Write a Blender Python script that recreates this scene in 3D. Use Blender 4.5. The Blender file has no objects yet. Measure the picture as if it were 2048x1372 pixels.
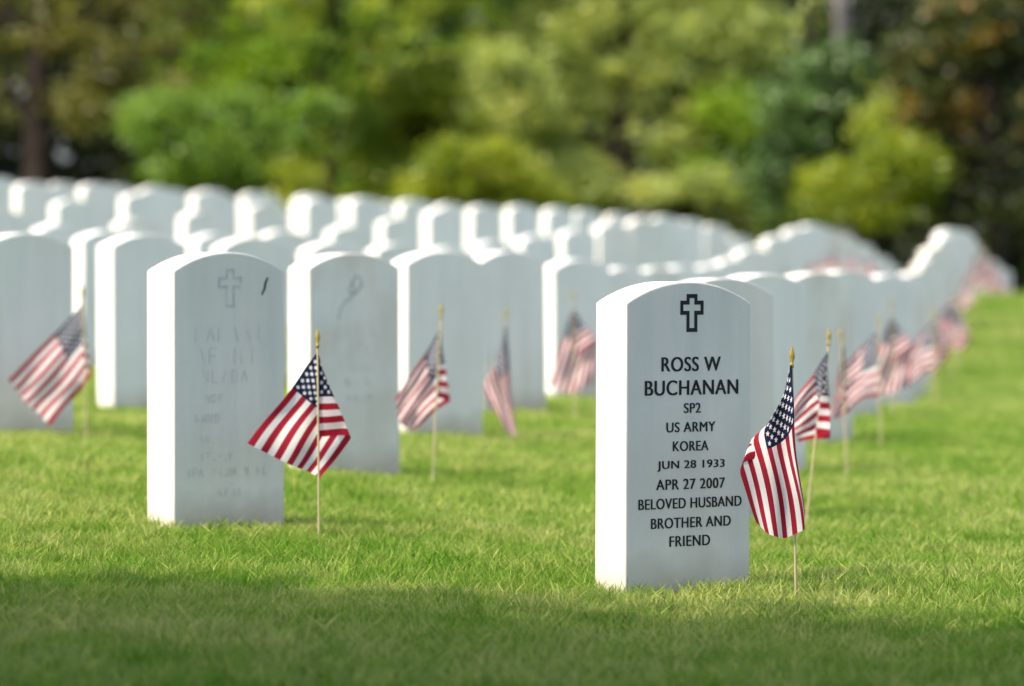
import bpy, bmesh, math, random
import numpy as np
from mathutils import Vector, Matrix

rng = np.random.default_rng(7)
random.seed(7)
R = math.radians
SC = bpy.context.scene
COL = SC.collection

# ------------------------------------------------------------------ camera
F_PX = 8793.0                      # focal length in pixels of the 2048-wide photograph
CAM_Z = 0.65
cam_d = bpy.data.cameras.new('camera')
cam = bpy.data.objects.new('camera', cam_d)
COL.objects.link(cam)
cam.location = (0, 0, CAM_Z)
cam.rotation_euler = (R(90) - math.atan(181.0 / F_PX), 0, 0)
cam_d.sensor_width = 36.0
cam_d.lens = 36.0 * F_PX / 2048.0
cam_d.clip_start = 0.1
cam_d.clip_end = 2000.0
cam_d.dof.use_dof = True
cam_d.dof.focus_distance = 8.98
cam_d.dof.aperture_fstop = 3.6
SC.camera = cam

# ------------------------------------------------------------------ light
SUN_EL, SUN_AZ = 52.0, 235.0       # azimuth clockwise from +Y: the sun stands to the left, a little in front
EXPOSURE = 1.42
W = bpy.data.worlds.new('World')
SC.world = W
W.use_nodes = True
nt = W.node_tree
bg = nt.nodes['Background']
sky = nt.nodes.new('ShaderNodeTexSky')
sky.sky_type = 'NISHITA'
sky.sun_disc = False
sky.sun_elevation = R(SUN_EL)
sky.sun_rotation = R(SUN_AZ)
sky.dust_density = 3.2
sky.air_density = 0.65
nt.links.new(sky.outputs[0], bg.inputs[0])
bg.inputs[1].default_value = 0.15
sun_d = bpy.data.lights.new('sun', 'SUN')
sun_d.energy = 2.3
sun_d.angle = R(0.53)
sun_d.color = (1.0, 0.90, 0.71)
sun = bpy.data.objects.new('sun', sun_d)
COL.objects.link(sun)
sdir = Vector((math.sin(R(SUN_AZ)) * math.cos(R(SUN_EL)), math.cos(R(SUN_AZ)) * math.cos(R(SUN_EL)), math.sin(R(SUN_EL))))
sun.rotation_euler = sdir.to_track_quat('Z', 'Y').to_euler()
sun.location = sdir * 60
vs = SC.view_settings
vs.view_transform = 'Standard'
vs.look = 'None'
vs.exposure = EXPOSURE
vs.gamma = 1.0
vs.use_curve_mapping = False
SC.cycles.use_denoising = True
SC.cycles.max_bounces = 8
SC.cycles.transparent_max_bounces = 8

# ------------------------------------------------------------------ helpers
def tag(o, label=None, cat=None, group=None, kind=None):
    if label: o['label'] = label
    if cat: o['category'] = cat
    if group: o['group'] = group
    if kind: o['kind'] = kind
    return o

def mesh_obj(name, me, parent=None, mats=()):
    o = bpy.data.objects.new(name, me)
    COL.objects.link(o)
    if parent is not None:
        o.parent = parent
    for m in mats:
        if m.name not in [x.name for x in me.materials if x]:
            me.materials.append(m)
    return o

def np_mesh(name, v, quads, smooth=False):
    me = bpy.data.meshes.new(name)
    v = np.asarray(v, dtype=np.float32)
    quads = np.asarray(quads, dtype=np.int32)
    k = quads.shape[1]
    me.vertices.add(len(v)); me.vertices.foreach_set('co', v.ravel())
    me.loops.add(quads.size); me.loops.foreach_set('vertex_index', quads.ravel())
    me.polygons.add(len(quads))
    me.polygons.foreach_set('loop_start', np.arange(0, quads.size, k, dtype=np.int32))
    me.polygons.foreach_set('loop_total', np.full(len(quads), k, dtype=np.int32))
    if smooth:
        me.polygons.foreach_set('use_smooth', np.ones(len(quads), dtype=bool))
    me.update(calc_edges=True)
    return me

def empty(name, loc, rz=0.0):
    o = bpy.data.objects.new(name, None)
    COL.objects.link(o)
    o.location = loc
    o.rotation_euler = (0, 0, rz)
    o.empty_display_size = 0.1
    return o

def new_mat(name, rough=0.8, spec=0.3):
    m = bpy.data.materials.new(name)
    m.use_nodes = True
    n = m.node_tree
    b = n.nodes['Principled BSDF']
    b.inputs['Roughness'].default_value = rough
    b.inputs['Specular IOR Level'].default_value = spec
    return m, n, b

def node(n, t, **kw):
    x = n.nodes.new(t)
    for k, v in kw.items():
        if k.startswith('_'):
            x.inputs[int(k[1:])].default_value = v
        else:
            setattr(x, k, v)
    return x

def noise(n, vec, scale, detail=4.0, rough=0.55):
    x = n.nodes.new('ShaderNodeTexNoise')
    x.inputs['Scale'].default_value = scale
    x.inputs['Detail'].default_value = detail
    x.inputs['Roughness'].default_value = rough
    if vec is not None:
        n.links.new(vec, x.inputs['Vector'])
    return x.outputs['Fac']

def ramp(n, fac, stops, interp='LINEAR'):
    x = n.nodes.new('ShaderNodeValToRGB')
    x.color_ramp.interpolation = interp
    e = x.color_ramp.elements
    while len(e) < len(stops):
        e.new(0.5)
    for i, (p, c) in enumerate(stops):
        e[i].position = p
        e[i].color = (*c, 1) if len(c) == 3 else c
    n.links.new(fac, x.inputs[0])
    return x.outputs[0]

def mixc(n, fac, a, b, mode='MIX'):
    x = n.nodes.new('ShaderNodeMix')
    x.data_type = 'RGBA'
    x.blend_type = mode
    for s, v in ((0, fac), (6, a), (7, b)):
        if hasattr(v, 'is_output'):
            n.links.new(v, x.inputs[s])
        elif s == 0:
            x.inputs[0].default_value = v
        else:
            x.inputs[s].default_value = (*v, 1) if len(v) == 3 else v
    return x.outputs[2]

def mth(n, op, a, b=None, c=None):
    x = n.nodes.new('ShaderNodeMath')
    x.operation = op
    for s, v in enumerate((a, b, c)):
        if v is None:
            continue
        if hasattr(v, 'is_output'):
            n.links.new(v, x.inputs[s])
        else:
            x.inputs[s].default_value = v
    return x.outputs[0]

def bump(n, b, h, strength, dist):
    x = n.nodes.new('ShaderNodeBump')
    x.inputs['Strength'].default_value = strength
    x.inputs['Distance'].default_value = dist
    n.links.new(h, x.inputs['Height'])
    n.links.new(x.outputs[0], b.inputs['Normal'])

# ------------------------------------------------------------------ terrain height
def sst(a, b, x):
    t = np.clip((x - a) / (b - a), 0, 1)
    return t * t * (3 - 2 * t)

def hgt(x, y):
    x = np.asarray(x, dtype=float); y = np.asarray(y, dtype=float)
    u = x + 0.65 - 0.091 * (y - 10.2)
    uu = np.clip(u, -9, 1.15)
    far = 1 - sst(52, 76, y)
    pl = 1 - sst(-2.6, -0.4, u)
    cross = -0.052 * uu * far * sst(2, 9, y)
    le = 1 - sst(-1.35, -0.25, u)
    rise = (0.36 - 0.02 * le) * sst(29.5 - 4.5 * le, 41 - 1.5 * le, y) - 0.07 * sst(17.8, 23, y) * (1 - 0.9 * le) - 0.65 * sst(42 + 13 * pl, 62 + 13 * pl, y)
    und = 0.006 * np.sin(x * 1.7 + y * 0.6) * np.sin(y * 0.9 - x * 0.4)
    return cross + rise + und - 0.12 * sst(70, 140, y)

def H(x, y):
    return float(hgt(x, y))

def px(p, y):
    return (p - 1024.0) / F_PX * y

# ------------------------------------------------------------------ materials
def marble_mat():
    m, n, b = new_mat('weathered_marble', 0.62, 0.25)
    tc = n.nodes.new('ShaderNodeTexCoord').outputs['Object']
    oi = n.nodes.new('ShaderNodeObjectInfo')
    off = n.nodes.new('ShaderNodeVectorMath'); off.operation = 'MULTIPLY_ADD'
    n.links.new(oi.outputs['Random'], off.inputs[0])
    off.inputs[1].default_value = (37, 53, 71)
    n.links.new(tc, off.inputs[2])
    v = off.outputs[0]
    base = ramp(n, noise(n, v, 3.0, 6), [(0.3, (0.75, 0.735, 0.69)), (0.7, (0.84, 0.825, 0.78))])
    # cool streaks running down the slab
    mp = n.nodes.new('ShaderNodeMapping'); n.links.new(v, mp.inputs[0]); mp.inputs['Scale'].default_value = (14, 14, 1.4)
    st = ramp(n, noise(n, mp.outputs[0], 1.0, 5), [(0.45, (0, 0, 0)), (0.75, (1, 1, 1))])
    base = mixc(n, mth(n, 'MULTIPLY', st, 0.34), base, (0.50, 0.56, 0.54))
    sp = ramp(n, noise(n, v, 95.0, 3, 0.7), [(0.62, (0, 0, 0)), (0.78, (1, 1, 1))])
    base = mixc(n, mth(n, 'MULTIPLY', sp, 0.3), base, (0.45, 0.46, 0.44))
    # per stone tone
    tone = ramp(n, oi.outputs['Random'], [(0.0, (0.91, 0.925, 0.90)), (0.5, (1, 1, 1)), (1.0, (0.95, 0.93, 0.90))])
    base = mixc(n, 1.0, base, tone, 'MULTIPLY')
    # soil splash near the ground
    sx = n.nodes.new('ShaderNodeSeparateXYZ'); n.links.new(tc, sx.inputs[0])
    hz = mth(n, 'ADD', sx.outputs[2], mth(n, 'MULTIPLY', noise(n, v, 9.0, 4), 0.11))
    dirt = ramp(n, hz, [(0.07, (1, 1, 1)), (0.16, (0, 0, 0))])
    base = mixc(n, mth(n, 'MULTIPLY', dirt, 0.6), base, (0.36, 0.29, 0.19))
    n.links.new(base, b.inputs['Base Color'])
    bump(n, b, noise(n, v, 160.0, 4), 0.25, 0.002)
    return m

def stain_marble_mat():
    m = marble_mat()
    m.name = 'browned_marble'
    n = m.node_tree
    b = n.nodes['Principled BSDF']
    old = b.inputs['Base Color'].links[0].from_socket
    tc = n.nodes.new('ShaderNodeTexCoord').outputs['Object']
    f = ramp(n, noise(n, tc, 5.5, 3), [(0.42, (0, 0, 0)), (0.68, (1, 1, 1))])
    n.links.new(mixc(n, mth(n, 'MULTIPLY', f, 0.45), old, (0.55, 0.47, 0.37)), b.inputs['Base Color'])
    return m

M_MARBLE = marble_mat()
M_MARBLE_B = stain_marble_mat()

def plain(name, col, rough=0.7, spec=0.3, var=0.25, scale=40.0, metal=0.0):
    m, n, b = new_mat(name, rough, spec)
    tc = n.nodes.new('ShaderNodeTexCoord').outputs['Object']
    c = ramp(n, noise(n, tc, scale, 4), [(0.3, tuple(x * (1 - var) for x in col)), (0.7, tuple(min(1, x * (1 + var)) for x in col))])
    n.links.new(c, b.inputs['Base Color'])
    b.inputs['Metallic'].default_value = metal
    return m

M_INK = plain('black_lettering', (0.022, 0.026, 0.028), 0.75, 0.2)
M_FAINT = plain('worn_engraving', (0.655, 0.655, 0.63), 0.8, 0.2, 0.12, 30)
M_FAINT2 = plain('worn_engraving_dark', (0.56, 0.575, 0.565), 0.8, 0.2, 0.25, 45)
M_FAINT3 = plain('worn_engraving_pale', (0.64, 0.63, 0.59), 0.8, 0.2, 0.12, 30)
M_STAIN = plain('dark_stain', (0.07, 0.075, 0.075), 0.8, 0.2)
M_STAIN2 = plain('grey_stain', (0.44, 0.45, 0.44), 0.85, 0.2, 0.3, 35)
M_WOOD = plain('dowel_wood', (0.44, 0.37, 0.22), 0.6, 0.3, 0.12, 60)
M_GOLD = plain('gold_plastic', (0.36, 0.27, 0.055), 0.4, 0.5, 0.15, 60, 0.35)

def flag_mat():
    m, n, b = new_mat('printed_flag_cloth', 0.75, 0.2)
    uv = n.nodes.new('ShaderNodeUVMap'); uv.uv_map = 'UVMap'
    sp = n.nodes.new('ShaderNodeSeparateXYZ'); n.links.new(uv.outputs[0], sp.inputs[0])
    u, t = sp.outputs[0], sp.outputs[1]            # u along the fly, t down the hoist
    par = mth(n, 'MODULO', mth(n, 'FLOOR', mth(n, 'MULTIPLY', t, 13.0)), 2.0)
    stripes = mixc(n, par, (0.36, 0.012, 0.034), (0.84, 0.80, 0.80))
    a = mth(n, 'MULTIPLY', u, 30.0)
    bb = mth(n, 'MULTIPLY', t, 130.0 / 7.0)
    p = mth(n, 'MULTIPLY', mth(n, 'ADD', a, bb), 0.5)
    q = mth(n, 'MULTIPLY', mth(n, 'SUBTRACT', a, bb), 0.5)
    dp = mth(n, 'SUBTRACT', p, mth(n, 'ROUND', p))
    dq = mth(n, 'SUBTRACT', q, mth(n, 'ROUND', q))
    da = mth(n, 'MULTIPLY', mth(n, 'ADD', dp, dq), 1.0)
    db = mth(n, 'MULTIPLY', mth(n, 'SUBTRACT', dp, dq), 1.08)
    d = mth(n, 'SQRT', mth(n, 'ADD', mth(n, 'MULTIPLY', da, da), mth(n, 'MULTIPLY', db, db)))
    # five-pointed outline: the radius swings with the angle
    ang = mth(n, 'ARCTAN2', da, mth(n, 'MULTIPLY', db, -1.0))
    rad = mth(n, 'ADD', 0.40, mth(n, 'MULTIPLY', mth(n, 'COSINE', mth(n, 'MULTIPLY', ang, 5.0)), 0.14))
    star = mth(n, 'LESS_THAN', d, rad)
    for val, lo, hi in ((a, 0.5, 11.5), (bb, 0.5, 9.5)):
        star = mth(n, 'MULTIPLY', star, mth(n, 'MULTIPLY', mth(n, 'GREATER_THAN', val, lo), mth(n, 'LESS_THAN', val, hi)))
    canton = mixc(n, star, (0.009, 0.014, 0.052), (0.84, 0.82, 0.84))
    inc = mth(n, 'MULTIPLY', mth(n, 'LESS_THAN', u, 0.4), mth(n, 'LESS_THAN', t, 7.0 / 13.0))
    col = mixc(n, inc, stripes, canton)
    n.links.new(col, b.inputs['Base Color'])
    tr = n.nodes.new('ShaderNodeBsdfTranslucent')
    n.links.new(col, tr.inputs[0])
    mx = n.nodes.new('ShaderNodeMixShader'); mx.inputs[0].default_value = 0.5
    n.links.new(b.outputs[0], mx.inputs[1]); n.links.new(tr.outputs[0], mx.inputs[2])
    n.links.new(mx.outputs[0], n.nodes['Material Output'].inputs[0])
    tc = n.nodes.new('ShaderNodeTexCoord').outputs['UV']
    bump(n, b, noise(n, tc, 14.0, 3), 0.25, 0.004)
    return m
M_FLAG = flag_mat()

def bark_mat(name, c):
    m, n, b = new_mat(name, 0.9, 0.15)
    tc = n.nodes.new('ShaderNodeTexCoord').outputs['Object']
    mp = n.nodes.new('ShaderNodeMapping'); n.links.new(tc, mp.inputs[0]); mp.inputs['Scale'].default_value = (9, 9, 2)
    f = noise(n, mp.outputs[0], 1.5, 6)
    n.links.new(ramp(n, f, [(0.3, tuple(x * 0.55 for x in c)), (0.7, tuple(x * 1.3 for x in c))]), b.inputs['Base Color'])
    bump(n, b, f, 0.8, 0.05)
    return m
M_BARK = bark_mat('brown_bark', (0.030, 0.022, 0.018))
M_BARK_G = bark_mat('grey_bark', (0.17, 0.155, 0.15))

def leaf_mat(name, c1, c2, c3=None, trans=0.5):
    """c1..c2 vary from clump to clump (attribute 'tint'); c3 is a rarer third leaf colour."""
    m, n, b = new_mat(name, 0.42, 0.4)
    at = n.nodes.new('ShaderNodeAttribute'); at.attribute_name = 'tint'
    stops = [(0.0, c1), (0.8, c2)]
    if c3: stops.append((1.0, c3))
    col = ramp(n, at.outputs['Fac'], stops)
    n.links.new(col, b.inputs['Base Color'])
    tr = n.nodes.new('ShaderNodeBsdfTranslucent')
    n.links.new(mixc(n, 1.0, col, (1.25, 1.2, 0.6), 'MULTIPLY'), tr.inputs[0])
    mx = n.nodes.new('ShaderNodeMixShader'); mx.inputs[0].default_value = trans
    n.links.new(b.outputs[0], mx.inputs[1]); n.links.new(tr.outputs[0], mx.inputs[2])
    n.links.new(mx.outputs[0], n.nodes['Material Output'].inputs[0])
    return m

# ------------------------------------------------------------------ ground
def axis(parts):
    out = []
    for a, b, s in parts:
        out += list(np.arange(a, b - 1e-6, s))
    return np.array(out + [parts[-1][1]])
gx = axis([(-400, -60, 34), (-60, -16, 4), (-16, 16, 0.5), (16, 60, 4), (60, 400, 34)])
gy = axis([(-60, 0, 6), (0, 75, 0.5), (75, 140, 5), (140, 600, 46)])
GX, GY = np.meshgrid(gx, gy)
GZ = hgt(GX, GY)
nx_, ny_ = len(gx), len(gy)
idx = np.arange(nx_ * ny_).reshape(ny_, nx_)
q = np.stack([idx[:-1, :-1], idx[:-1, 1:], idx[1:, 1:], idx[1:, :-1]], -1).reshape(-1, 4)
gm, n, b = new_mat('lawn_soil', 0.95, 0.1)
tc = n.nodes.new('ShaderNodeTexCoord').outputs['Object']
c = ramp(n, noise(n, tc, 1.3, 6), [(0.35, (0.11, 0.16, 0.02)), (0.65, (0.18, 0.20, 0.05))])
c = mixc(n, ramp(n, noise(n, tc, 22.0, 5), [(0.45, (0, 0, 0)), (0.7, (1, 1, 1))]), c, (0.06, 0.085, 0.02))
n.links.new(c, b.inputs['Base Color'])
bump(n, b, noise(n, tc, 45.0, 4), 0.6, 0.03)
ground = mesh_obj('ground', np_mesh('ground', np.stack([GX, GY, GZ], -1).reshape(-1, 3), q, True), None, [gm])
tag(ground, kind='structure')

# ------------------------------------------------------------------ layout of the headstones
STONE_H = 0.65                     # above the soil; the grass hides the lowest 3 cm
STONE_W, STONE_T = 0.33, 0.10
YAW = 39.7
bvec = np.array([-1.06, 1.25])     # one place back
cvec = np.array([0.217, 2.385])    # one step along a diagonal line
m0 = np.array([0.361, 9.0])
def stone_pos(i, j):
    p = m0 + i * cvec + j * bvec
    if p[1] > 18:
        p = p + np.array([0.0011 * (min(p[1], 55) - 18) ** 2, 0])
    bow = 0.40 * float(sst(12, 24, p[1])) - 0.30 * float(sst(35, 52, p[1]))
    p = p + np.array([bow * (1.0 if j == 0 else 0.4 if j == 1 else 0.15), 0])
    return p
stones = []                        # (i, j, x, y, yaw)
for j in range(0, 19):
    for i in range(-6, 27):
        x, y = stone_pos(i, j)
        if y > (63 if j > 1 else 55) or y < 8.5 or (j == 0 and i < 0):
            continue
        if abs(x) > 0.1165 * y + (0.35 if y > 20 else 0.12):
            continue
        r2 = random.Random(i * 91 + j * 17)
        yaw = YAW + r2.uniform(-1.6, 1.6)
        x += r2.uniform(-0.03, 0.03); y += r2.uniform(-0.03, 0.03)
        if (i, j) == (0, 0): x, y, yaw = 0.361, 9.0, 37.4
        if (i, j) == (0, 1): x, y, yaw = px(459, 10.2), 10.2, 43.0
        if (i, j) == (1, 1): x, y, yaw = px(710, 12.62), 12.62, 40.5
        if (i, j) == (2, 1): x, y, yaw = px(889, 15.05), 15.05, 39.0
        if (i, j) == (1, 2): x, y, yaw = px(60, 14.0), 14.0, 39.7
        if (i, j) == (2, 2): x, y, yaw = px(300, 16.0), 16.0, 41.0
        if (i, j) == (3, 3): x, y = px(225, 19.9), 19.9
        stones.append((i, j, x, y, yaw))
STONE_XY = np.array([(s[2], s[3]) for s in stones])

# ------------------------------------------------------------------ grass
def blade_clump(name, nb, rad, hmin, hmax, wid, lean=0.5, seed=0):
    r = np.random.default_rng(seed)
    V, Q = [], []
    for k in range(nb):
        a = r.uniform(0, 2 * math.pi); rr = rad * math.sqrt(r.uniform())
        bx, by = rr * math.cos(a), rr * math.sin(a)
        h = r.uniform(hmin, hmax); w = wid * r.uniform(0.7, 1.3)
        d = r.uniform(0, 2 * math.pi); le = h * r.uniform(0.1, lean)
        f = r.uniform(0, math.pi)
        wx, wy = math.cos(f) * w / 2, math.sin(f) * w / 2
        lx, ly = math.cos(d) * le, math.sin(d) * le
        o = len(V)
        for s, ws in ((-0.15, 1.0), (0.5, 0.85), (1.0, 0.12)):
            cx, cy = bx + lx * max(s, 0) ** 2, by + ly * max(s, 0) ** 2
            V += [(cx - wx * ws, cy - wy * ws, h * s * (1 - 0.12 * s)), (cx + wx * ws, cy + wy * ws, h * s * (1 - 0.12 * s))]
        Q += [(o, o + 1, o + 3, o + 2), (o + 2, o + 3, o + 5, o + 4)]
    return np_mesh(name, V, Q, True)

def grass_mat():
    m, n, b = new_mat('grass_blades', 0.7, 0.04)
    oi = n.nodes.new('ShaderNodeObjectInfo')
    geo = n.nodes.new('ShaderNodeNewGeometry')
    pos = geo.outputs['Position']
    big = noise(n, pos, 0.9, 4)
    fac = mth(n, 'ADD', mth(n, 'MULTIPLY_ADD', big, 0.6, 0.14), mth(n, 'MULTIPLY', oi.outputs['Random'], 0.45))
    col = ramp(n, fac, [(0.35, (0.085, 0.24, 0.016)), (0.60, (0.205, 0.31, 0.056)), (0.80, (0.365, 0.415, 0.14)), (0.95, (0.48, 0.47, 0.22))])
    isl = ramp(n, geo.outputs['Random Per Island'], [(0.0, (0.75, 0.85, 0.7)), (0.8, (1.05, 1.05, 1.0)), (0.93, (1.45, 1.3, 1.2))])
    col = mixc(n, 1.0, col, isl, 'MULTIPLY')
    n.links.new(col, b.inputs['Base Color'])
    tr = n.nodes.new('ShaderNodeBsdfTranslucent')
    n.links.new(mixc(n, 1.0, col, (1.2, 1.2, 0.7), 'MULTIPLY'), tr.inputs[0])
    mx = n.nodes.new('ShaderNodeMixShader'); mx.inputs[0].default_value = 0.45
    n.links.new(b.outputs[0], mx.inputs[1]); n.links.new(tr.outputs[0], mx.inputs[2])
    n.links.new(mx.outputs[0], n.nodes['Material Output'].inputs[0])
    return m
M_GRASS = grass_mat()

def scatter_grass(name, y0, y1, dens, margin, clumps, smin, smax):
    A = (y1 - y0) * (2 * (0.1165 * y1 + margin))
    N = int(A * dens)
    y = rng.uniform(y0, y1, N); hw = 0.1165 * y1 + margin
    x = rng.uniform(-hw, hw, N)
    keep = np.abs(x) < 0.1165 * y + margin
    x, y = x[keep], y[keep]
    d2 = ((x[:, None] - STONE_XY[None, :, 0]) ** 2 + (y[:, None] - STONE_XY[None, :, 1] - 0.03) ** 2)
    near = d2.min(1)
    # no grass inside the slabs
    ca, sa = math.cos(R(YAW)), math.sin(R(YAW))
    k = d2.argmin(1)
    dx = x - (STONE_XY[k, 0] - math.sin(R(YAW)) * STONE_T / 2); dy = y - (STONE_XY[k, 1] + math.cos(R(YAW)) * STONE_T / 2)
    lu = dx * ca + dy * sa; lv = -dx * sa + dy * ca
    keep = ~((np.abs(lu) < STONE_W / 2 + 0.012) & (np.abs(lv) < STONE_T / 2 + 0.012))
    x, y, near = x[keep], y[keep], near[keep]
    z = hgt(x, y)
    sc = rng.uniform(smin, smax, len(x)) * (1 + 0.18 * np.sin(x * 2.3 + y * 1.1) * np.sin(y * 1.9))
    me = bpy.data.meshes.new(name)
    me.vertices.add(len(x))
    me.vertices.foreach_set('co', np.stack([x, y, z], -1).astype(np.float32).ravel())
    at = me.attributes.new('size', 'FLOAT', 'POINT'); at.data.foreach_set('value', sc.astype(np.float32))
    at = me.attributes.new('turn', 'FLOAT', 'POINT'); at.data.foreach_set('value', rng.uniform(0, 6.283, len(x)).astype(np.float32))
    at = me.attributes.new('pick', 'INT', 'POINT'); at.data.foreach_set('value', rng.integers(0, len(clumps), len(x)).astype(np.int32))
    o = mesh_obj(name, me)
    g = bpy.data.node_groups.new(name, 'GeometryNodeTree')
    g.interface.new_socket('Geometry', in_out='INPUT', socket_type='NodeSocketGeometry')
    g.interface.new_socket('Geometry', in_out='OUTPUT', socket_type='NodeSocketGeometry')
    gi = g.nodes.new('NodeGroupInput'); go = g.nodes.new('NodeGroupOutput')
    iop = g.nodes.new('GeometryNodeInstanceOnPoints')
    g2i = g.nodes.new('GeometryNodeGeometryToInstance')
    for cl in reversed(clumps):
        oi = g.nodes.new('GeometryNodeObjectInfo'); oi.inputs['Object'].default_value = cl
        g.links.new(oi.outputs['Geometry'], g2i.inputs[0])
    def attr(nm, typ):
        a = g.nodes.new('GeometryNodeInputNamedAttribute'); a.data_type = typ; a.inputs[0].default_value = nm
        return a.outputs[0]
    cx = g.nodes.new('ShaderNodeCombineXYZ'); g.links.new(attr('turn', 'FLOAT'), cx.inputs[2])
    g.links.new(gi.outputs[0], iop.inputs['Points'])
    g.links.new(g2i.outputs[0], iop.inputs['Instance'])
    iop.inputs['Pick Instance'].default_value = True
    g.links.new(attr('pick', 'INT'), iop.inputs['Instance Index'])
    e2r = g.nodes.new('FunctionNodeEulerToRotation'); g.links.new(cx.outputs[0], e2r.inputs[0])
    g.links.new(e2r.outputs[0], iop.inputs['Rotation'])
    g.links.new(attr('size', 'FLOAT'), iop.inputs['Scale'])
    g.links.new(iop.outputs[0], go.inputs[0])
    md = o.modifiers.new('scatter', 'NODES'); md.node_group = g
    return o

def clump_set(prefix, args, k):
    out = []
    for s in range(k):
        me = blade_clump(prefix, *args, seed=s + 11)
        me.materials.append(M_GRASS)
        out.append(bpy.data.objects.new(prefix, me))
    return out
near_cl = clump_set('grass_tuft', (32, 0.045, 0.016, 0.042, 0.0034, 0.95), 5)
mid_cl = clump_set('grass_tuft', (34, 0.07, 0.016, 0.045, 0.0042, 0.95), 4)
far_cl = clump_set('grass_tuft', (34, 0.14, 0.018, 0.042, 0.0085, 0.7), 3)
for nm, a in (('mown_grass', (5.2, 11.2, 620, 1.3, near_cl, 0.75, 1.25)),
              ('mown_grass', (11.2, 21.0, 300, 2.0, mid_cl, 0.75, 1.25)),
              ('mown_grass', (21.0, 62.0, 80, 4.5, far_cl, 0.8, 1.25))):
    tag(scatter_grass(nm, *a), kind='stuff', cat='grass', label=['short bright green mown lawn grass in front of the headstones', 'mown lawn grass between the middle headstones', 'blurred mown lawn grass rising to the far headstones'][0 if a[0] < 6 else 1 if a[0] < 15 else 2])

# ------------------------------------------------------------------ trees
def tube(pts, rad, ns=8):
    pts = [np.array(p, float) for p in pts]
    V, Q = [], []
    for k, p in enumerate(pts):
        d = (pts[min(k + 1, len(pts) - 1)] - pts[max(k - 1, 0)]); d /= np.linalg.norm(d) + 1e-9
        a = np.cross(d, (0.3, 0.9, 0.1)); a /= np.linalg.norm(a); bb = np.cross(d, a)
        for s in range(ns):
            t = 2 * math.pi * s / ns
            V.append(p + rad[k] * (math.cos(t) * a + math.sin(t) * bb))
    for k in range(len(pts) - 1):
        for s in range(ns):
            s2 = (s + 1) % ns
            Q.append((k * ns + s, k * ns + s2, (k + 1) * ns + s2, (k + 1) * ns + s))
    return V, Q

def leaves(blobs, ncl, per, leaf, clr, seed, droop=0.0, gap=-0.55, rough=1.0):
    """Leaf quads in small clumps spread through the blobs (cx, cy, cz, rx, ry, rz)."""
    r = np.random.default_rng(seed)
    B = np.array(blobs, float)
    vol = B[:, 3] * B[:, 4] + B[:, 3] * B[:, 5] + B[:, 4] * B[:, 5]
    k = r.choice(len(B), ncl, p=vol / vol.sum())
    d = r.normal(size=(ncl, 3)); d /= np.linalg.norm(d, axis=1)[:, None]
    rad = r.uniform(0, 1, ncl) ** 0.42
    lump = 1 + rough * 0.30 * np.sin(d[:, 0] * 5 + k * 2.1) * np.sin(d[:, 2] * 6 + k) + rough * 0.30 * r.normal(size=ncl)
    cc = B[k, :3] + d * (rad * lump)[:, None] * B[k, 3:]
    ps = r.uniform(0, 6.28, 3)
    hole = np.sin(cc[:, 0] * 3.1 + ps[0]) * np.sin(cc[:, 2] * 3.7 + cc[:, 0] * 0.8 + ps[1]) + 0.6 * np.sin(cc[:, 0] * 6.3 + cc[:, 2] * 5.1 + cc[:, 1] * 2 + ps[2])
    keep = hole > gap
    cc, k, ncl = cc[keep], k[keep], int(keep.sum())
    tint = np.clip(r.beta(1.5, 1.6, ncl) + 0.22 * np.sin(cc[:, 0] * 1.1 + cc[:, 2] * 1.3 + k * 1.9), 0, 1)
    n = ncl * per
    ci = np.repeat(np.arange(ncl), per)
    cr = clr * r.uniform(0.6, 1.4, ncl)[ci]
    off = r.normal(size=(n, 3)) * 0.5
    off[:, 2] *= 0.6
    P = cc[ci] + off * cr[:, None]
    P[:, 2] -= droop * np.abs(r.normal(size=n)) * cr
    nrm = r.normal(size=(n, 3)); nrm[:, 2] = np.abs(nrm[:, 2]) * 0.9 + 0.35
    nrm /= np.linalg.norm(nrm, axis=1)[:, None]
    a = np.cross(nrm, r.normal(size=(n, 3))); a /= np.linalg.norm(a, axis=1)[:, None]
    b2 = np.cross(nrm, a)
    L = (leaf * r.uniform(0.7, 1.35, n))[:, None]
    V = np.stack([P - a * L * 0.5, P + b2 * L * 0.32, P + a * L * 0.5, P - b2 * L * 0.32], 1).reshape(-1, 3)
    Q = np.arange(n * 4).reshape(-1, 4)
    t = np.clip(tint[ci] + r.normal(size=n) * 0.08, 0, 1)
    return V, Q, np.repeat(t, 4)

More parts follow.
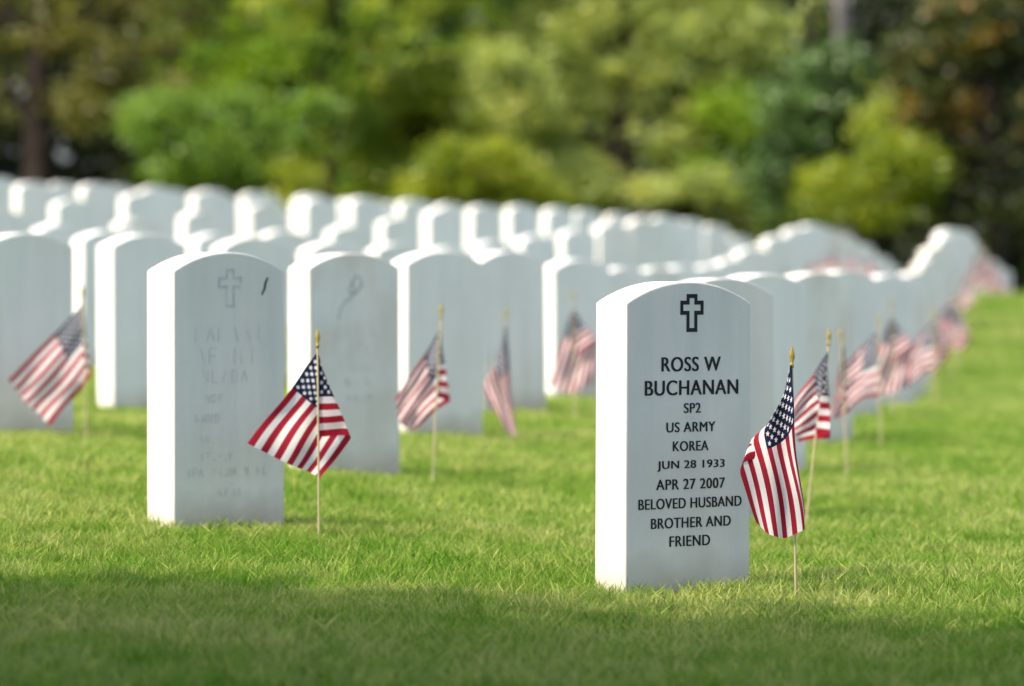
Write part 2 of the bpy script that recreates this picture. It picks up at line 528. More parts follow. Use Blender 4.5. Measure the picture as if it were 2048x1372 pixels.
def tree(name, label, x, y, trunk, blobs, mat, ncl, per=30, leaf=0.13, clr=0.34, bark=None, seed=1, gap=None, cat='tree', group='trees beyond the cemetery lawn', droop=0.0, limbs=True):
    """trunk = (height, base radius, lean x); blobs are relative to the base (x right, y away, z up)."""
    bark = bark or M_BARK
    z0 = H(x, y)
    root = empty(name, (x, y, z0))
    tag(root, label, cat, group)
    r = np.random.default_rng(seed + 1000)
    h, br, lean = trunk
    pts = [(0, 0, -0.3)] + [(lean * (s ** 1.3) + r.normal() * 0.04 * h * s * 0.3, r.normal() * 0.02 * h * s, h * s) for s in (0.03, 0.25, 0.5, 0.75, 1.0)]
    rads = [br * 1.35, br * 1.15, br * 0.9, br * 0.75, br * 0.55, br * 0.18]
    V, Q = tube(pts, rads, 10)
    mesh_obj('trunk', np_mesh('trunk', V, Q, True), root, [bark])
    if limbs:
        LV, LQ = [], []
        for bl in (blobs[:10] if len(blobs) < 24 else blobs):
            tip = np.array(bl[:3]) + r.normal(size=3) * 0.1
            s = np.clip((tip[2] / h) * 0.62, 0.12, 0.9)
            st = np.array([lean * s ** 1.3, 0, h * s])
            mid = st * 0.45 + tip * 0.55 + np.array([0, 0, -0.08 * np.linalg.norm(tip - st)])
            v2, q2 = tube([st, mid, tip], [br * 0.42, br * 0.26, br * 0.08], 6)
            o = len(LV)
            LV += v2; LQ += [tuple(a + o for a in f) for f in q2]
        lo = mesh_obj('limbs', np_mesh('limbs', LV, LQ, True), root, [bark])
        lo['kind'] = 'stuff'
    V, Q, T = leaves(blobs, int(ncl * (2.3 if cat == 'shrub' else 1.6)), per, leaf, clr * (1.25 if cat == 'shrub' else 1.0), seed, droop, gap if gap is not None else -0.15 if cat == 'shrub' else -0.55, 0.15 if gap is not None else 1.0)
    me = np_mesh('crown', V, Q)
    at = me.attributes.new('tint', 'FLOAT', 'POINT'); at.data.foreach_set('value', T.astype(np.float32))
    co = mesh_obj('crown', me, root, [mat])
    co['kind'] = 'stuff'
    return root

L_YEL = leaf_mat('yellow_green_leaves', (0.10, 0.165, 0.012), (0.30, 0.345, 0.028))
L_MIX = leaf_mat('mixed_green_leaves', (0.094, 0.206, 0.018), (0.388, 0.444, 0.069))
L_GRN = leaf_mat('fresh_green_leaves', (0.075, 0.16, 0.020), (0.20, 0.315, 0.050))
L_DEEP = leaf_mat('deep_green_leaves', (0.085, 0.208, 0.013), (0.273, 0.390, 0.031))
L_GREY = leaf_mat('grey_green_leaves', (0.196, 0.265, 0.069), (0.437, 0.500, 0.149), (0.500, 0.483, 0.138))
L_OLIVE = leaf_mat('olive_brown_leaves', (0.036, 0.034, 0.014), (0.168, 0.180, 0.026), (0.204, 0.180, 0.048), 0.3)
L_CON = leaf_mat('conifer_needles', (0.028, 0.064, 0.018), (0.10, 0.175, 0.045), None, 0.25)
L_DARK = leaf_mat('wood_shade_leaves', (0.008, 0.013, 0.006), (0.020, 0.032, 0.010), None, 0.15)  # near-black leaf colour stands in for the shade deep among the trees
L_AUT = leaf_mat('tinged_leaves', (0.014, 0.024, 0.008), (0.095, 0.115, 0.024), (0.36, 0.20, 0.04), 0.3)

def bl(y, x0px, blobs):
    """Blobs given on the photograph (px, py, radius px x, radius px z) become metres round a base at x0px, distance y."""
    x0 = px(x0px, y); z0 = H(x0, y)
    out = []
    for bb in blobs:
        cxp, cyp, rx, rz = bb[:4]
        dy = bb[4] if len(bb) > 4 else (1.6 if cyp < -90 else 0.9 if cyp < -30 else 0.0)
        yy = y + dy
        out.append((px(cxp, yy) - x0, dy, CAM_Z + (505 - cyp) / F_PX * yy - z0, rx * yy / F_PX, max(0.7, 0.75 * rx * yy / F_PX), rz * yy / F_PX))
    return out

def ptree(name, label, y, x0px, trunk, blobs, mat, ncl, **kw):
    return tree(name, label, px(x0px, y), y, trunk, bl(y, x0px, blobs), mat, ncl, **kw)

ptree('broadleaf_tree', 'olive brown tree with a thick dark trunk standing behind the farthest left headstones', 72, 72, (7.5, 0.28, 0.3),
      [(60, -120, 330, 150), (250, 20, 200, 140), (-60, 70, 130, 120), (180, 160, 170, 90, 1.5), (330, -200, 240, 160), (-150, -200, 220, 180), (100, -420, 320, 170)], L_OLIVE, 760, seed=1)
ptree('leafy_shrub', 'fresh green rounded shrub behind the left headstones, dark underneath', 68, 440, (2.4, 0.07, 0.1),
      [(380, 235, 85, 40), (330, 285, 45, 32), (450, 265, 80, 40), (520, 300, 70, 32), (400, 315, 80, 30), (490, 335, 70, 22), (590, 270, 45, 30), (620, 225, 35, 30), (450, 205, 60, 30), (350, 330, 40, 20), (300, 230, 30, 30)], L_GRN, 400, per=26, leaf=0.12, clr=0.28, seed=2, cat='shrub', bark=M_BARK)
ptree('broadleaf_tree', 'deep green tall tree rising behind the fresh green shrub', 80, 470, (8.0, 0.22, -0.4),
      [(450, 60, 170, 130), (400, 170, 140, 80), (530, -80, 200, 150), (380, -150, 170, 140), (560, 140, 120, 100), (450, -330, 280, 170)], L_DEEP, 620, seed=3)
ptree('broadleaf_tree', 'slender brown trunked tree with light yellow green leaves left of centre', 70, 648, (7.8, 0.17, 0.25),
      [(700, -60, 150, 110), (600, -20, 90, 90), (770, 60, 110, 90), (640, 90, 60, 45), (850, -50, 130, 120), (720, -260, 250, 150), (700, 180, 45, 40)], L_MIX, 470, seed=4, clr=0.3)
ptree('leafy_shrub', 'small yellow green shrub at the foot of the slender brown trunk', 67.5, 607, (1.6, 0.04, 0.0),
      [(605, 335, 38, 45), (615, 290, 30, 30)], L_YEL, 60, per=26, leaf=0.11, clr=0.22, seed=5, cat='shrub')
ptree('young_tree', 'bushy yellow green young tree with a thin pale stem', 73, 745, (4.0, 0.075, 0.4),
      [(810, 240, 80, 60), (860, 200, 90, 70), (770, 300, 50, 40), (900, 260, 60, 55), (760, 190, 50, 40)], L_YEL, 270, per=28, leaf=0.12, clr=0.27, bark=M_BARK_G, seed=6)
ptree('leafy_shrub', 'low spreading yellow green shrub behind the middle of the headstone rows', 66, 960, (1.7, 0.05, 0.0),
      [(950, 335, 65, 32), (880, 375, 60, 28), (1020, 345, 55, 30), (1075, 385, 45, 25), (950, 390, 110, 26), (905, 320, 35, 25), (1000, 312, 30, 20)], L_YEL, 260, per=26, leaf=0.11, clr=0.24, seed=7, cat='shrub')
ptree('broadleaf_tree', 'broad grey green tree with a dark forked trunk right of centre', 71, 1240, (7.6, 0.24, 0.2),
      [(1120, 150, 130, 100), (1090, 260, 90, 80), (1260, 60, 170, 130), (1400, 160, 150, 110), (1370, 270, 130, 60), (1480, 60, 120, 120), (1150, -60, 200, 120), (1400, -120, 230, 140), (1250, -300, 330, 160), (1180, 330, 60, 50)], L_GREY, 900, seed=8)
ptree('leafy_shrub', 'pale green low shrub under the boughs of the broad grey green tree', 69, 1390, (1.2, 0.04, 0.0),
      [(1340, 385, 70, 25), (1430, 375, 80, 32), (1490, 390, 40, 22)], L_GREY, 120, per=26, leaf=0.11, clr=0.22, seed=9, cat='shrub')
ptree('conifer_tree', 'dark blue green conifer between the broad tree and the yellow green shrub', 66.5, 1600, (5.2, 0.12, 0.2),
      [(1590, 400, 85, 60), (1600, 310, 90, 70), (1620, 220, 90, 60), (1670, 165, 75, 40), (1715, 190, 50, 45), (1650, 125, 45, 30), (1735, 270, 30, 60)], L_CON, 380, per=28, leaf=0.13, clr=0.28, seed=10)
ptree('leafy_shrub', 'yellow green shrub above the far end of the headstone line at right', 63, 1720, (2.0, 0.05, 0.1),
      [(1720, 350, 60, 50), (1790, 320, 50, 45), (1660, 400, 50, 28), (1790, 405, 70, 32), (1830, 350, 35, 40), (1700, 300, 35, 28), (1640, 365, 28, 22), (1740, 425, 80, 22)], L_YEL, 230, per=26, leaf=0.11, clr=0.24, seed=11, cat='shrub')
ptree('bare_trunk_tree', 'tall grey straight trunk against the dark gap at upper right', 84, 1692, (9.0, 0.14, 0.0),
      [(1690, -260, 140, 110), (1640, -180, 90, 80)], L_DARK, 110, bark=M_BARK_G, seed=12, limbs=True)
ptree('broadleaf_tree', 'dark hollow tree tinged orange at the right edge above the lawn', 64, 1985, (6.5, 0.25, -0.2),
      [(1850, 100, 70, 70), (1930, 60, 110, 80), (1860, 220, 60, 60), (2010, 30, 110, 70), (1890, 330, 90, 50), (1950, 420, 80, 40), (2090, 200, 90, 120), (1980, -120, 150, 110), (1840, 150, 40, 40), (2080, 420, 90, 80, 1.0)], L_AUT, 560, per=28, seed=13)

# understory that knits the trees into one wall
ptree('leafy_shrub', 'mid green ragged bush between the fresh green shrub and the slender trunk', 72, 560, (2.6, 0.05, 0.0),
      [(555, 180, 60, 50), (590, 240, 40, 40), (520, 140, 60, 40), (570, 120, 50, 40), (640, 200, 40, 50)], L_DEEP, 230, per=26, leaf=0.12, clr=0.32, seed=21, cat='shrub')
ptree('leafy_shrub', 'yellow green tangle of branches right of the slender brown trunk', 71.5, 720, (2.4, 0.05, 0.1),
      [(700, 250, 40, 60), (730, 320, 40, 50), (690, 360, 50, 25), (780, 350, 50, 35), (830, 180, 60, 50), (930, 170, 70, 50), (960, 250, 50, 40)], L_MIX, 260, per=26, leaf=0.12, clr=0.3, seed=22, cat='shrub')
ptree('leafy_shrub', 'grey green bush at the left foot of the broad grey green tree', 69.5, 1110, (2.2, 0.05, 0.0),
      [(1060, 300, 50, 50), (1120, 350, 60, 35), (1160, 390, 50, 22), (1040, 220, 50, 50), (1010, 140, 60, 50)], L_GREY, 230, per=26, leaf=0.12, clr=0.3, seed=23, cat='shrub')
ptree('leafy_shrub', 'shaded green bush under the right boughs of the broad tree', 70.5, 1480, (2.2, 0.05, 0.0),
      [(1440, 320, 60, 35), (1510, 260, 60, 60), (1520, 350, 40, 40), (1460, 220, 60, 40)], L_DEEP, 200, per=26, leaf=0.12, clr=0.3, seed=24, cat='shrub')
ptree('leafy_shrub', 'olive bush rising behind the right yellow green shrub', 65, 1850, (2.6, 0.05, 0.0),
      [(1830, 260, 50, 50), (1870, 380, 50, 50), (1790, 240, 40, 40), (1900, 290, 50, 40)], L_MIX, 130, per=26, leaf=0.12, clr=0.3, seed=25, cat='shrub')
ptree('leafy_shrub', 'olive sapling bush left of the fresh green shrub near the thick trunk', 71, 250, (2.6, 0.05, 0.0),
      [(240, 150, 60, 60), (300, 190, 50, 40), (180, 210, 40, 40)], L_OLIVE, 130, per=26, leaf=0.12, clr=0.3, seed=26, cat='shrub')

# the tall trees further back, the outer ones coloured near-black as shade
back = [(-330, 92, 'tall_tree', 'tall tree at the back beyond the left edge of the olive tree', 7.0),
        (60, 95, 'tall_tree', 'tall tree at the back behind the thick left trunk', 7.5),
        (420, 98, 'tall_tree', 'tall tree at the back behind the deep green tree', 7.0),
        (760, 94, 'tall_tree', 'tall tree at the back behind the bushy young tree', 8.0),
        (1120, 97, 'tall_tree', 'tall tree at the back behind the broad grey green tree', 7.5),
        (1480, 95, 'tall_tree', 'tall tree at the back behind the blue green conifer', 7.0),
        (1860, 93, 'tall_tree', 'tall tree at the back in the black gap at right', 7.5),
        (2240, 90, 'tall_tree', 'tall tree at the back beyond the right edge', 7.0)]
for k, (pp, yy, nm, lb, hh) in enumerate(back):
    r = np.random.default_rng(300 + k)
    bls = [(r.uniform(-1.8, 1.8), r.uniform(-1.2, 1.2), 1.2 + 1.15 * s + r.uniform(-0.2, 0.2), r.uniform(1.5, 2.2), r.uniform(1.3, 1.8), r.uniform(0.8, 1.2)) for s in range(8)]
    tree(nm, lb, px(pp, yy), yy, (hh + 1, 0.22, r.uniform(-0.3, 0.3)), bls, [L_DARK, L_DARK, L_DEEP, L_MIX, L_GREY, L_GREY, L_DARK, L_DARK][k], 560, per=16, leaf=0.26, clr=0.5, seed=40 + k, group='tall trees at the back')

# far wood: one unbroken mass of leaves that closes the view, its shade put into the colour
Wb = [(xx, 108 + rng.uniform(-3, 5), zz, 4.2, 2.5, 2.4) for xx in np.arange(-54, 55, 5.0) for zz in (1.2, 4.6, 8.0, 11.0)]
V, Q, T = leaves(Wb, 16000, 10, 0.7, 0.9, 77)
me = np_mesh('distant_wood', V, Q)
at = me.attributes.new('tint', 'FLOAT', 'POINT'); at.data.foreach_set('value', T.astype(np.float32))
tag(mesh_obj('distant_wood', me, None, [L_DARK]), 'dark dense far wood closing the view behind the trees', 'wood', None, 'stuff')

# the tree beside the camera's left whose crown shades the nearest grass
r = np.random.default_rng(5)
sx0, sy0 = -3.95, 3.48
sb = []
for k in range(24):
    a = 2 * math.pi * k / 24
    rr = 2.3 if k % 2 else 1.35
    sb.append((rr * math.cos(a) * 1.2, rr * math.sin(a), 4.2 + r.uniform(-0.3, 0.4), 1.05, 1.05, 0.8))
sb += [(0, 0, 4.6, 1.8, 1.8, 1.0), (0.6, 0.3, 4.1, 1.5, 1.5, 0.7), (0.5, -3.2, 4.3, 2.2, 1.8, 0.9), (2.2, -2.0, 4.2, 1.6, 1.6, 0.8), (3.6, -4.0, 4.6, 2.0, 1.8, 0.9), (-3.2, 2.2, 4.4, 1.6, 1.6, 0.9), (-3.8, -0.5, 4.4, 1.8, 1.8, 0.9), (-2.8, 4.2, 4.6, 1.2, 1.2, 0.8), (4.6, 1.6, 4.7, 1.4, 1.3, 0.7), (5.4, -0.2, 4.6, 1.5, 1.4, 0.8), (4.8, 2.9, 4.9, 1.1, 1.0, 0.6), (3.6, 0.6, 4.6, 1.4, 1.3, 0.7)]  # outlying lobes added to block sky light over the shaded grass
tree('shade_tree', 'leafy shade tree beside the lawn whose shadow falls on the nearest grass', sx0, sy0, (5.0, 0.16, 0.2), sb, L_CON, 5200, per=26, leaf=0.12, clr=0.22, seed=91, gap=-9, group='shade trees on the lawn')

# ------------------------------------------------------------------ headstones
def stone_mesh():
    bm = bmesh.new()
    w, t, hs, rise = STONE_W / 2, STONE_T, STONE_H - 0.043, 0.043
    prof = [(-w, -0.15), (w, -0.15), (w, hs)]
    Rr = (w * w + rise * rise) / (2 * rise)
    a0 = math.asin(w / Rr)
    N = 22
    for k in range(1, N):
        a = a0 - 2 * a0 * k / N
        prof.append((Rr * math.sin(a), hs + rise - Rr + Rr * math.cos(a)))
    prof.append((-w, hs))
    front = [bm.verts.new((u, 0.0, z)) for u, z in prof]
    f = bm.faces.new(front)
    ex = bmesh.ops.extrude_face_region(bm, geom=[f])
    for v in [g for g in ex['geom'] if isinstance(g, bmesh.types.BMVert)]:
        v.co.y += t
    bmesh.ops.recalc_face_normals(bm, faces=bm.faces[:])
    ed = [e for e in bm.edges if len(e.link_faces) == 2 and e.calc_face_angle(0) > 0.35]
    bmesh.ops.bevel(bm, geom=ed, offset=0.0035, segments=2, profile=0.6, affect='EDGES')
    me = bpy.data.meshes.new('headstone')
    bm.to_mesh(me); bm.free()
    for p in me.polygons:
        p.use_smooth = True
    try:
        me.set_sharp_from_angle(angle=R(8))
    except Exception:
        pass
    me.materials.append(M_MARBLE)
    return me
STONE_ME = stone_mesh()
STONE_ME_B = STONE_ME.copy(); STONE_ME_B.materials.clear(); STONE_ME_B.materials.append(M_MARBLE_B)

ORD = ['', 'first', 'second', 'third', 'fourth', 'fifth', 'sixth', 'seventh', 'eighth', 'ninth', 'tenth', 'eleventh', 'twelfth', 'thirteenth', 'fourteenth', 'fifteenth', 'sixteenth', 'seventeenth', 'eighteenth', 'nineteenth', 'twentieth', 'twenty-first', 'twenty-second', 'twenty-third']
SPECIAL = {
    (0, 0): 'nearest white marble headstone with a black cross and sharp black lettering',
    (0, 1): 'white headstone with a faint worn cross and a short dark stain near its top right',
    (1, 1): 'white headstone with brownish cast and a looping grey stain behind the striped flag',
    (2, 1): 'plain pale bluish headstone next behind the brownish stained one',
    (1, 2): 'cropped headstone at the far left with a leaning flag before it',
    (2, 2): 'greenish headstone with a bright side, right behind the cropped left one',
}
line_first = {}
for i, j, x, y, yaw in stones:
    line_first.setdefault(j, i)
SG = 'white marble headstones in diagonal lines'
stone_obj = {}
for i, j, x, y, yaw in stones:
    browned = (i, j) == (1, 1) or (random.random() < 0.12 and (i, j) not in SPECIAL)
    o = bpy.data.objects.new('headstone', STONE_ME_B if browned else STONE_ME)
    COL.objects.link(o)
    rr = random.Random(i * 7 + j * 131)
    o.location = (x, y, H(x, y) + (rr.uniform(-0.012, 0.008) if (i, j) not in SPECIAL else 0))
    tilt = 0.25 if (i, j) in SPECIAL else 1.0
    o.rotation_euler = (R(rr.uniform(-1, 1) * tilt), R(rr.uniform(-0.9, 0.9) * tilt), R(yaw))
    k = i - line_first[j] + 1
    if (i, j) in SPECIAL:
        lb = SPECIAL[(i, j)]
    elif y < 31:
        lb = f'white headstone, {ORD[k]} back in the {ORD[j + 1]} line from the open lawn'
    else:
        lb = f'blurred headstone near the crest, {ORD[k]} in the {ORD[j + 1]} line from the open lawn'
    tag(o, lb, 'headstone', SG)
    stone_obj[(i, j)] = o

def text_mesh(body, height, width, extrude=0.0006, bold=0.038):
    cu = bpy.data.curves.new('lettering', 'FONT')
    cu.body = body
    cu.align_x = 'CENTER'
    cu.size = 1.0
    cu.extrude = 0.0
    cu.space_character = 1.08
    cu.offset = 0.0
    ob = bpy.data.objects.new('lettering', cu)
    COL.objects.link(ob)
    dg = bpy.context.evaluated_depsgraph_get()
    me = bpy.data.meshes.new_from_object(ob.evaluated_get(dg))
    bpy.data.objects.remove(ob); bpy.data.curves.remove(cu)
    co = np.empty(len(me.vertices) * 3, np.float32); me.vertices.foreach_get('co', co)
    co = co.reshape(-1, 3)
    lo, hi = co.min(0), co.max(0)
    out = np.zeros_like(co)
    out[:, 0] = ((co[:, 0] - lo[0]) / (hi[0] - lo[0]) - 0.5) * width
    out[:, 2] = ((co[:, 1] - lo[1]) / (hi[1] - lo[1]) - 0.5) * height
    out[:, 1] = -extrude
    me.vertices.foreach_set('co', out.ravel())
    me.update()
    bm = bmesh.new()                   # three overlaid cuts, each a hair deeper, widen the strokes
    for k, dx in enumerate((0.0, -bold * height, bold * height)):
        n0 = len(bm.verts)
        bm.from_mesh(me)
        bm.verts.ensure_lookup_table()
        for v in bm.verts[n0:]:
            v.co.x += dx
            v.co.y -= 0.0002 * k
    bm.to_mesh(me); bm.free()
    return me

def on_stone(key, me, name, u, z, mat):
    me.materials.clear(); me.materials.append(mat)
    o = bpy.data.objects.new(name, me)
    COL.objects.link(o)
    o.parent = stone_obj[key]
    o.location = (u, 0, z)
    return o

def uz(key, xp, yp, left, right, base):
    """Front-face coordinates of a photograph pixel on a headstone whose front spans left..right px, base at px row."""
    _, _, x, y, yaw = next(s for s in stones if (s[0], s[1]) == key)
    return ((xp - left) / (right - left) - 0.5) * STONE_W, CAM_Z + (505 - yp) / F_PX * y - H(x, y)

def cross_outline(name, wid, hei, arm, stroke):
    """An outlined latin cross: the band between the outer and the inner outline."""
    a, W2, Ht = arm / 2, wid / 2, hei / 2
    zc = Ht - hei * 0.36
    def outl(e):
        A, Wd = a - e, W2 - e
        return [(-A, -Ht + e), (A, -Ht + e), (A, zc - a + e), (Wd, zc - a + e), (Wd, zc + a - e), (A, zc + a - e), (A, Ht - e), (-A, Ht - e), (-A, zc + a - e), (-Wd, zc + a - e), (-Wd, zc - a + e), (-A, zc - a + e)]
    o, i = outl(0), outl(stroke)
    V = [(p[0], -0.0006, p[1]) for p in o] + [(p[0], -0.0006, p[1]) for p in i]
    n_ = len(o)
    return np_mesh(name, V, [(k, (k + 1) % n_, n_ + (k + 1) % n_, n_ + k) for k in range(n_)])

KEY = (0, 0)
U = lambda xp, yp: uz(KEY, xp, yp, 1252, 1502, 1165)
PPM = 9.0 / F_PX                   # metres per photograph pixel at the nearest stone
WU = STONE_W / 250.0
u, z = U(1382, 626)
on_stone(KEY, cross_outline('cross_emblem', 47 * WU, 76 * PPM, 22 * WU, 8 * PPM), 'cross_emblem', u, z, M_INK)
for body, yc, x0, x1, hp in (('ROSS W', 728, 1322, 1440, 29), ('BUCHANAN', 775, 1289, 1476, 30), ('SP2', 816, 1367, 1400, 20), ('US ARMY', 854, 1332, 1430, 20),
                             ('KOREA', 892, 1345, 1416, 20), ('JUN 28 1933', 931, 1314, 1449, 21), ('APR 27 2007', 968, 1312, 1450, 21),
                             ('BELOVED HUSBAND', 1006, 1277, 1484, 21), ('BROTHER AND', 1045, 1302, 1462, 21), ('FRIEND', 1082, 1339, 1420, 21)):
    u, z = U((x0 + x1) / 2, yc)
    on_stone(KEY, text_mesh(body, hp * PPM, (x1 - x0) * WU), 'lettering', u, z, M_INK)

# worn marks on the second stone: a faint cross, a dark stain, and shallow worn lines
def poly_mark(name, pts, wid):
    """A thin ribbon that follows pts (u, z)."""
    V, Q = [], []
    n_ = len(pts)
    for k in range(n_):
        p = np.array(pts[k]); d = np.array(pts[min(k + 1, n_ - 1)]) - np.array(pts[max(k - 1, 0)])
        nn = np.array([-d[1], d[0]]) / (np.linalg.norm(d) + 1e-9)
        w_ = wid * (0.5 + 0.5 * math.sin(math.pi * (k + 0.5) / n_))
        for s in (-1, 1):
            e = p + nn * s * w_ / 2
            V.append((e[0], -0.0006, e[1]))
    for k in range(n_ - 1):
        Q.append((2 * k, 2 * k + 1, 2 * k + 3, 2 * k + 2))
    return np_mesh(name, V, Q)
KEY1 = (0, 1)
U1 = lambda xp, yp: uz(KEY1, xp, yp, 346, 576, 1040)
P1 = 10.2 / F_PX; W1 = STONE_W / 230.0
u, z = U1(462, 576)
on_stone(KEY1, cross_outline('worn_cross', 50 * W1, 78 * P1, 19 * W1, 6 * P1), 'worn_cross', u, z, M_FAINT2)
on_stone(KEY1, poly_mark('stain', [U1(541, 555), U1(536, 566), U1(534, 578), U1(528, 590)], 0.007), 'stain', 0, 0, M_STAIN)
rl = random.Random(4)
WORN = [((0, 0, 0, 1), (0, 0, 0.8, 0)), ((0, 0, 0, 1), (0, 1, 0.8, 1), (0, 0.5, 0.6, 0.5)), ((0, 0, 0.4, 1), (0.4, 1, 0.8, 0)), ((0.4, 0, 0.4, 1),), ((0, 0, 0, 1), (0, 1, 0.7, 0), (0.7, 0, 0.7, 1)), ((0, 0, 0, 1), (0, 1, 0.7, 0.9), (0.7, 0.9, 0.7, 0.1), (0.7, 0.1, 0, 0))]
def worn_rows(key, U_, W_, rows, mat):
    for yc, x0, x1, hp in rows:
        V, Q = [], []
        xx = x0
        gw = hp * 0.62
        while xx < x1 - gw * 0.6:      # shallow upright tool cuts, too worn to read
            if rl.random() > 0.14:
                for (ax, az, bx, bz) in rl.choice(WORN):
                    if rl.random() < 0.2:
                        continue
                    pa = U_(xx + ax * gw, yc + (0.5 - az) * hp); pb = U_(xx + bx * gw, yc + (0.5 - bz) * hp)
                    dd = np.array(pb) - np.array(pa); nn = np.array([-dd[1], dd[0]]) / np.linalg.norm(dd) * W_ * rl.uniform(0.9, 1.7)
                    o_ = len(V)
                    for e, sg in ((pa, -1), (pa, 1), (pb, 1), (pb, -1)):
                        V.append((e[0] + sg * nn[0], -0.0006 - 0.00002 * len(Q), e[1] + sg * nn[1]))
                    Q.append((o_, o_ + 1, o_ + 2, o_ + 3))
            xx += gw * rl.uniform(1.25, 1.45)
        o = on_stone(key, np_mesh('worn_engraving', V, Q), 'worn_engraving', 0, 0, mat)
        o['kind'] = 'stuff'
worn_rows(KEY1, U1, W1, ((668, 390, 530, 30), (712, 393, 525, 32), (752, 405, 495, 24), (796, 412, 470, 16), (835, 390, 440, 16), (876, 400, 420, 14), (912, 400, 475, 14), (943, 372, 545, 16), (985, 438, 490, 16)), M_FAINT)
KEY2 = (1, 1)
U2 = lambda xp, yp: uz(KEY2, xp, yp, 612, 811, 935)
loop = [(675, 640), (680, 618), (690, 603), (704, 596), (712, 583), (707, 566), (714, 550), (724, 556), (727, 570), (716, 585), (702, 588), (698, 578), (708, 560)]
worn_rows(KEY2, U2, STONE_W / 199.0, ((665, 670, 770, 24), (700, 660, 780, 24), (735, 680, 760, 16), (765, 690, 745, 14), (795, 680, 765, 14)), M_FAINT3)
on_stone(KEY2, poly_mark('stain', [U2(*p) for p in loop], 0.0075), 'stain', 0, 0, M_STAIN2)

# ------------------------------------------------------------------ stick flags
def flag_cloth(Hh, Fh, Eh, depth=(0.003, 0.012, 0.026), rip=0.007, seed=0, ns=44, ntt=27, blend=0.05):
    """Cloth of a small flag. For t (0 top .. 1 bottom of the hoist) the cloth runs from the stick H(t) to a fold F(t)
    and on to the free end E(t); all are (x, z) metres from the stick's foot, depth counts away from the viewer."""
    r = np.random.default_rng(seed)
    ph = r.uniform(0, 6.28, 4)
    def lerp(tab, t):
        tt = [a[0] for a in tab]
        return np.array([np.interp(t, tt, [a[1] for a in tab]), np.interp(t, tt, [a[2] for a in tab])])
    V, UV = [], []
    for a in range(ntt + 1):
        t = a / ntt
        h_, f_, e_ = lerp(Hh, t), lerp(Fh, t), lerp(Eh, t)
        l1, l2 = np.linalg.norm(f_ - h_), np.linalg.norm(e_ - f_)
        sf = np.clip(l1 / (l1 + l2 + 1e-9), 0.0, 0.9)
        def raw(s):
            if s < sf:
                k = s / sf
                p = h_ + (f_ - h_) * k; d = depth[0] + (depth[1] - depth[0]) * k
            else:
                k = (s - sf) / (1 - sf)
                p = f_ + (e_ - f_) * k; d = depth[1] + (depth[2] - depth[1]) * min(1, k * 3)
            return np.array([p[0], d, p[1]])
        for b_ in range(ns + 1):
            s = b_ / ns
            dl = min(blend, s, 1 - s)
            P = sum(raw(s + dl * o_) for o_ in (-1, -0.5, 0, 0.5, 1)) / 5
            am = rip * min(1, s * 4)
            P[1] += am * (math.sin(9 * s + 5 * t + ph[0]) + 0.8 * math.sin(13 * t - 4 * s + ph[1]))
            P[0] += 0.35 * am * math.sin(7 * s + 3 * t + ph[2])
            P[2] += 0.35 * am * math.sin(6 * t + 8 * s + ph[3])
            V.append(P); UV.append((s, t))
    ids = np.arange((ntt + 1) * (ns + 1)).reshape(ntt + 1, ns + 1)
    Q = np.stack([ids[:-1, :-1], ids[:-1, 1:], ids[1:, 1:], ids[1:, :-1]], -1).reshape(-1, 4)
    me = np_mesh('cloth', V, Q, True)
    uvl = me.uv_layers.new(name='UVMap')
    li = np.empty(len(me.loops), np.int32); me.loops.foreach_get('vertex_index', li)
    uvl.data.foreach_set('uv', np.array(UV, np.float32)[li].ravel())
    me.materials.append(M_FLAG)
    return me

def stick_mesh(h, lean):
    V, Q = tube([(0, 0, -0.08), (lean * 0.5, 0, h * 0.5), (lean, 0, h)], [0.0025, 0.0025, 0.0025], 8)
    me = np_mesh('stick', V, Q, True); me.materials.append(M_WOOD)
    return me

def tip_mesh():
    """A spear tip: collar, waist, leaf-shaped blade and point, flattened."""
    prof = [(0.0, 0.0), (0.0038, 0.0), (0.0042, 0.006), (0.0028, 0.009), (0.0032, 0.013), (0.0062, 0.021), (0.0048, 0.030), (0.0022, 0.040), (0.0, 0.046)]
    V, Q = [], []
    ns = 10
    for k, (r_, z_) in enumerate(prof):
        fl = 1.0 if z_ < 0.012 else 0.5
        for s in range(ns):
            a = 2 * math.pi * s / ns
            V.append((r_ * math.cos(a), r_ * math.sin(a) * fl, z_))
    for k in range(len(prof) - 1):
        for s in range(ns):
            s2 = (s + 1) % ns
            Q.append((k * ns + s, k * ns + s2, (k + 1) * ns + s2, (k + 1) * ns + s))
    me = np_mesh('spear_tip', V, Q, True); me.materials.append(M_GOLD)
    return me
TIP = tip_mesh()
FG = 'small striped flags on sticks before the headstones'

def flag_thing(label, x, y, cloth, stick, top, lean, rz=0.0):
    root = empty('stick_flag', (x, y, H(x, y)), rz)
    tag(root, label, 'flag', FG)
    for nm, me, loc in (('stick', stick, (0, 0, 0)), ('cloth', cloth, (0, 0, 0)), ('spear_tip', TIP, (lean, 0, top - 0.002))):
        o = bpy.data.objects.new(nm, me)
        COL.objects.link(o); o.parent = root; o.location = loc
    return root

def from_px(y, xb, yb_ground, tab):
    """(t, px, py) on the photograph to (t, x, z) metres from the stick's foot at distance y."""
    s = y / F_PX
    zg = yb_ground
    return [(t, (a - xb) * s, CAM_Z + (505 - b_) * s - zg) for t, a, b_ in tab]

